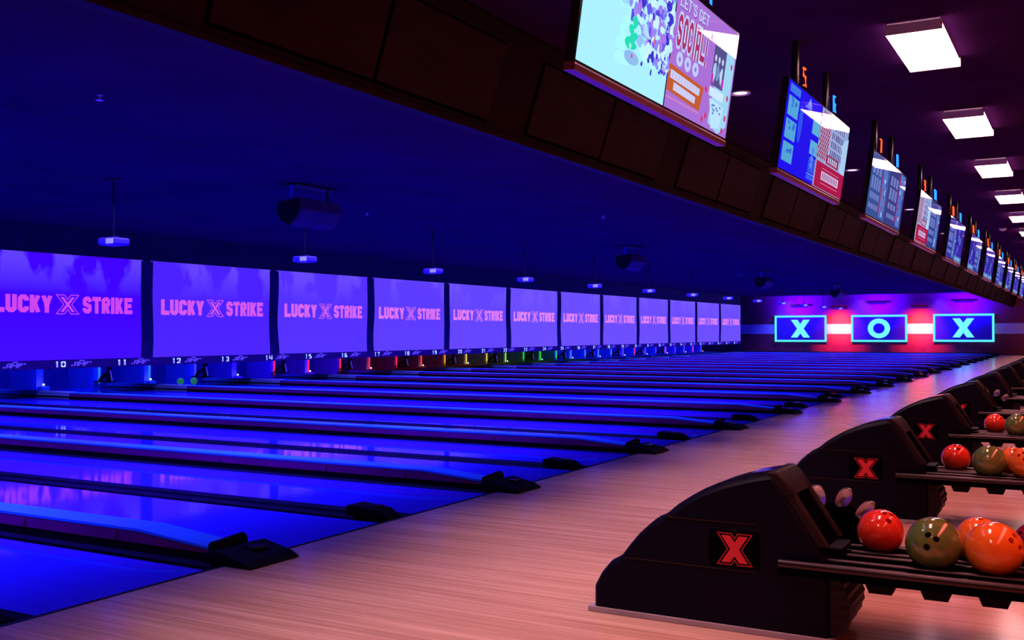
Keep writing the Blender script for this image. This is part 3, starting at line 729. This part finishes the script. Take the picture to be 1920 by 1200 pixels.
# ------------------------------------------------------------------ ceiling fittings
def make_lamp(loc, lab):
    r = thing('ceiling_light', loc, lab, 'ceiling light', 'rectangular lights over the approach')
    hs = MB().box(-.185, .185, -.60, .60, .045, .086).build('housing', M['house'], r)
    MB().box(-.195, .195, -.612, .612, 0, .045).build('diffuser', M['lamp'], r)
    MB().box(-.2, .2, -.625, -.612, -.004, .07).build('end_cap', M['house'], hs); MB().box(-.2, .2, .612, .625, -.004, .07).build('end_cap', M['house'], hs)
    return r
l0 = None
for k in range(-1, NP):
    y = 5.16+P*k
    if k < 1: lab = 'rectangular white ceiling light above the frame, %s' % ('the one nearest the camera' if k == -1 else 'just before the first one in view')
    else: lab = 'rectangular white ceiling light, %s in view from the camera' % ORD[k-1]
    area('panel_light', (-1.10,y,3.685), (0,0,0), .36, 1.2, 9, (1,.30,.26), 118)
    if l0 is None: l0 = make_lamp((-1.10,y,3.694), lab)
    else: dup(l0, (-1.10,y,3.694), lab)
dl = None
for i in range(25):
    j = i//2-1
    lab = ('small round recessed downlight in the dark ceiling, %s in view from the camera' % ORD[max(0,j)]) if j < 6 else ('tiny recessed downlight, %s in view from the far wall' % ORD[11-j])
    loc = (-2.88, 4.24+2.68*i, CZ)
    spot('downlight_fill_beam', (-2.88, loc[1], CZ-.03), (-2.6, loc[1], 0), 430, (1,.56,.66), 70, 1.0, .06)  # beams without a fixture are added to fill the floor light
    if i < 2 or i % 2: continue
    if dl is None:
        dl = thing('downlight', loc, lab, 'downlight', 'recessed downlights beyond the displays')
        MB().lathe([(.06,.0),(.095,.0),(.10,-.008),(.095,-.014),(.07,-.010),(.06,0)], 0,0,24).build('rim', M['white'], dl, smooth=True)
        MB().lathe([(0,.0),(.062,.0),(.062,-.006),(0,-.006)], 0,0,20).build('lens', glow(255,235,245,2.2), dl)
    else: dup(dl, loc, lab)
sd = None
for i, loc in enumerate(((-1.07,7.02,CZ),(-1.62,25.2,CZ))):
    lab = ('smoke detector at the top frame edge before the first ceiling light','smoke detector beside the fourth ceiling light')[i]
    if sd is None:
        sd = thing('smoke_detector', loc, lab, 'smoke detector', 'smoke detectors'); MB().lathe([(0,0),(.075,0),(.075,-.02),(.05,-.045),(0,-.05)],0,0,20).build('case', M['white'], sd, smooth=True)
        MB().lathe([(0,-.05),(.02,-.05),(.015,-.06),(0,-.06)],0,0,12).build('sensor', M['house'], sd)
    else: dup(sd, loc, lab)
# projectors over the lanes
pj = None
for i in range(13):
    loc = (-13.67, 11.184+4.62*i, 2.95)
    lab = 'white projector on a ceiling pole, %s from the left' % ['first','second','third','fourth','fifth','sixth','seventh','eighth','ninth','tenth','eleventh','twelfth','thirteenth'][i]
    if pj is None:
        pj = thing('projector', loc, lab, 'projector', 'projectors hanging over the lanes')
        bd = MB().box(-.19,.19,-.13,.20,-.055,.065).build('body', M['proj'], pj, bevel=.03)
        f = MB(); f.box(.02,.185,-.142,-.128,-.04,.045); f.build('vent_panel', M['projl'], bd, bevel=.005)
        MB().tube([(-.19,.04,.0),(-.215,.04,.0)], .04, 14).build('lens', M['bezel'], bd, smooth=True)
        MB().tube([(0,.03,.06),(0,.03,LZ-2.95)], .016, 8).build('pole', M['dark'], pj)
        MB().box(-.07,.07,-.04,.10,.065,.10).build('mount', M['dark'], pj)
        MB().box(-.09,.09,-.06,.12,LZ-2.95-.02,LZ-2.95).build('ceiling_plate', M['dark'], pj)
    else: dup(pj, loc, lab)
# hanging loudspeakers
sp = None
for i, y in enumerate((12.95, 27.0, 41.0, 55.0)):
    loc = (-11.5, y, 0); lab = 'black wedge loudspeaker under the lane ceiling, %s from the left' % ['first','second','third','fourth'][i]
    if sp is None:
        sp = thing('loudspeaker', loc, lab, 'loudspeaker', 'loudspeakers under the lane ceiling')
        pr = [(-.25,3.68),(.22,3.72),(.25,3.52),(.12,3.34),(.0,3.25),(-.20,3.36),(-.27,3.50)]
        MB().prism(pr, 0, 1.05).build('cabinet', M['spk'], sp, bevel=.02)
        MB().prism([(x*.94,3.5+(z-3.5)*.94) for x,z in pr], -.02, 0).build('end_grille', M['dark'], sp)
        for yy in (.06,.98): MB().box(-.03,.03,yy-.02,yy+.02,3.6,LZ).build('bracket_arm', M['proj'], sp)
        MB().box(-.15,.15,.02,1.02,LZ-.03,LZ).build('ceiling_plate', M['dark'], sp)
    else: dup(sp, loc, lab)
# sprinkler heads
sk = None
for i, (x,y) in enumerate(((-13.0,17.0),(-9.0,7.2),(-13.0,30.0),(-9.0,20.0),(-13.0,43.0))):
    z = LZ+.02
    lab = 'small sprinkler head on the blue lane ceiling, %s of five from the left' % ['second','first','fourth','third','fifth'][i]
    if sk is None:
        sk = thing('sprinkler', (x,y,z), lab, 'sprinkler', 'sprinkler heads over the lanes')
        MB().lathe([(0,0),(.05,0),(.05,-.01),(.015,-.02),(.015,-.06),(.04,-.065),(.04,-.07),(0,-.075)],0,0,14).build('head', M['white'], sk, smooth=True)
    else: dup(sk, (x,y,z), lab)

# ------------------------------------------------------------------ far wall signs and wall washers
def sign(x0, x1, z0, z1, ch, lab):
    xc = (x0+x1)/2
    r = thing('wall_sign', (xc, FAR-.021, z0), lab, 'illuminated sign', 'illuminated box signs on the far wall')
    w = (x1-x0)/2; h = z1-z0; t = .13
    bx = MB().box(-w+.02, w-.02, -.14, 0, .02, h-.02).build('box_panel', mat('sign_navy_face', (.03,.02,.25), .35, emit=srgb(22,6,140), strength=.8), r)
    f = MB(); f.box(-w,w,-.19,-.14,0,t); f.box(-w,w,-.19,-.14,h-t,h); f.box(-w,-w+t,-.19,-.14,t,h-t); f.box(w-t,w,-.19,-.14,t,h-t)
    f.build('light_frame', glow(84,222,255,1.25), r)
    lm = glow(112,240,255,1.15)
    if ch == 'X':
        H = 1.22; W = 1.28; p = [(-W/2+u, (h-H)/2+v) for u,v in xpoly(W,H,.34)]
        m = MB(); m.prism(p, -.2, -.14); o = m.build('letter', lm, bx)
    else:
        H = .64; m = MB(); n = 40; ro, ri = .70, .37
        A = [(ro*math.cos(2*math.pi*i/n), h/2+ro*.93*math.sin(2*math.pi*i/n)) for i in range(n)]; B = [(ri*math.cos(2*math.pi*i/n), h/2+ri*.93*math.sin(2*math.pi*i/n)) for i in range(n)]
        rings = [[(x,y,z) for x,z in q] for q,y in ((A,-.2),(A,-.14),(B,-.14),(B,-.2))]; rings.append(rings[0])
        m.loft(rings, caps=False); o = m.build('letter', lm, bx)
    o['label'] = 'glowing pale cyan letter '+ch
    return r
sign(-18.97,-15.44,.80,2.615,'X','cyan framed navy sign with letter X, left of the three on the far wall')
sign(-13.82,-10.27,.81,2.605,'O','cyan framed navy sign with letter O, middle of the far wall')
sign(-8.69,-5.09,.83,2.625,'X','cyan framed navy sign with letter X, right of the three on the far wall')
ww = None
for i, (x, z, red) in enumerate(((-17.2,3.2,0),(-14.58,3.18,1),(-12.1,3.35,0),(-9.48,3.18,1),(-6.85,3.38,0))):
    lab = 'thin dark wall washer bar on the far wall, '+('above the left X sign','between the left X and O signs','above the O sign','between the O and right X signs','above the right X sign')[i]
    loc = (x, FAR, z)
    if ww is None:
        ww = thing('wall_washer', loc, lab, 'wall washer', 'wall washer lamps on the far wall')
        MB().box(-.55,.55,-.50,-.42,-.04,.04).build('lamp_bar', M['dark'], ww)
        for s in (-.4,.4): MB().box(s-.02,s+.02,-.42,-.0,-.015,.015).build('arm', M['dark'], ww)
    else: dup(ww, loc, lab)
    if red:
        spot('red_wash', (x, FAR-3.6, 3.85), (x, FAR, 1.45), 2400, (1,.05,.06), 52, 1.0, .1)
        spot('red_core', (x, FAR-3.6, 3.85), (x, FAR, 1.85), 2600, (1,.34,.18), 30, 1.0, .1)
    else:
        spot('violet_wash', (x, FAR-1.5, z-.3), (x, FAR, z+.1), 4200, (.02,.0,1), 140, 1.0, .1)

# ------------------------------------------------------------------ light
LB = (.06,.055,1.0)
area('blacklight_row', (-8.3, 36, LZ-.02), (0,0,0), .25, 70, 5600, LB, 98)
area('blacklight_row', (-13.2, 36, LZ-.02), (0,0,0), .25, 70, 5200, LB, 110)
area('blacklight_pins', (-18.0, 36, LZ-.02), (0,0,0), .2, 70, 4800, LB, 110)
for k in range(1, NP):
    area('pit_lamp', (-22.4, 6.7+P*k, 1.3), (0,38,0), .2, 2.6, 50 if k < 6 or k > 11 else (30 if k == 6 else 3), [q**1.3 for q in srgb(*{5:(50,20,255),6:(80,20,255),7:(255,20,70),8:(255,100,30),9:(220,190,60),10:(130,220,50),11:(40,230,60)}.get(k,(20,45,255)))], 150)
area('red_floor_fill', (1.2, 28, CZ-.02), (0,0,0), .6, 62, 900, (1,.11,.08), 118)  # unseen strip added to redden the right of the floor
w = bpy.data.worlds.new('night'); bpy.context.scene.world = w; w.use_nodes = True
w.node_tree.nodes['Background'].inputs[0].default_value = (.3,.1,.8,1); w.node_tree.nodes['Background'].inputs[1].default_value = .002

# ------------------------------------------------------------------ camera
yaw, pit, rol, hh, fpx = .5121, .0121, -.0017, 1.4846, 1917.94
c, s = math.cos(yaw), math.sin(yaw); cp, spn = math.cos(pit), math.sin(pit)
fw = Vector((-s*cp, c*cp, spn)); rt = Vector((c, s, 0)); up = rt.cross(fw)
cr, sr = math.cos(rol), math.sin(rol)
r2 = rt*cr+up*sr; u2 = up*cr-rt*sr
cam = bpy.data.cameras.new('camera'); co = bpy.data.objects.new('camera', cam); col.objects.link(co)
cam.sensor_width = 36; cam.lens = 36*fpx/1920; cam.clip_start = .05; cam.clip_end = 300
mw = Matrix((r2, u2, -fw)).transposed().to_4x4(); mw.translation = Vector((0,0,hh*U)); co.matrix_world = mw
sc = bpy.context.scene; sc.camera = co
sc.view_settings.view_transform = 'Standard'; sc.view_settings.look = 'None'; sc.view_settings.exposure = 0; sc.view_settings.gamma = 1
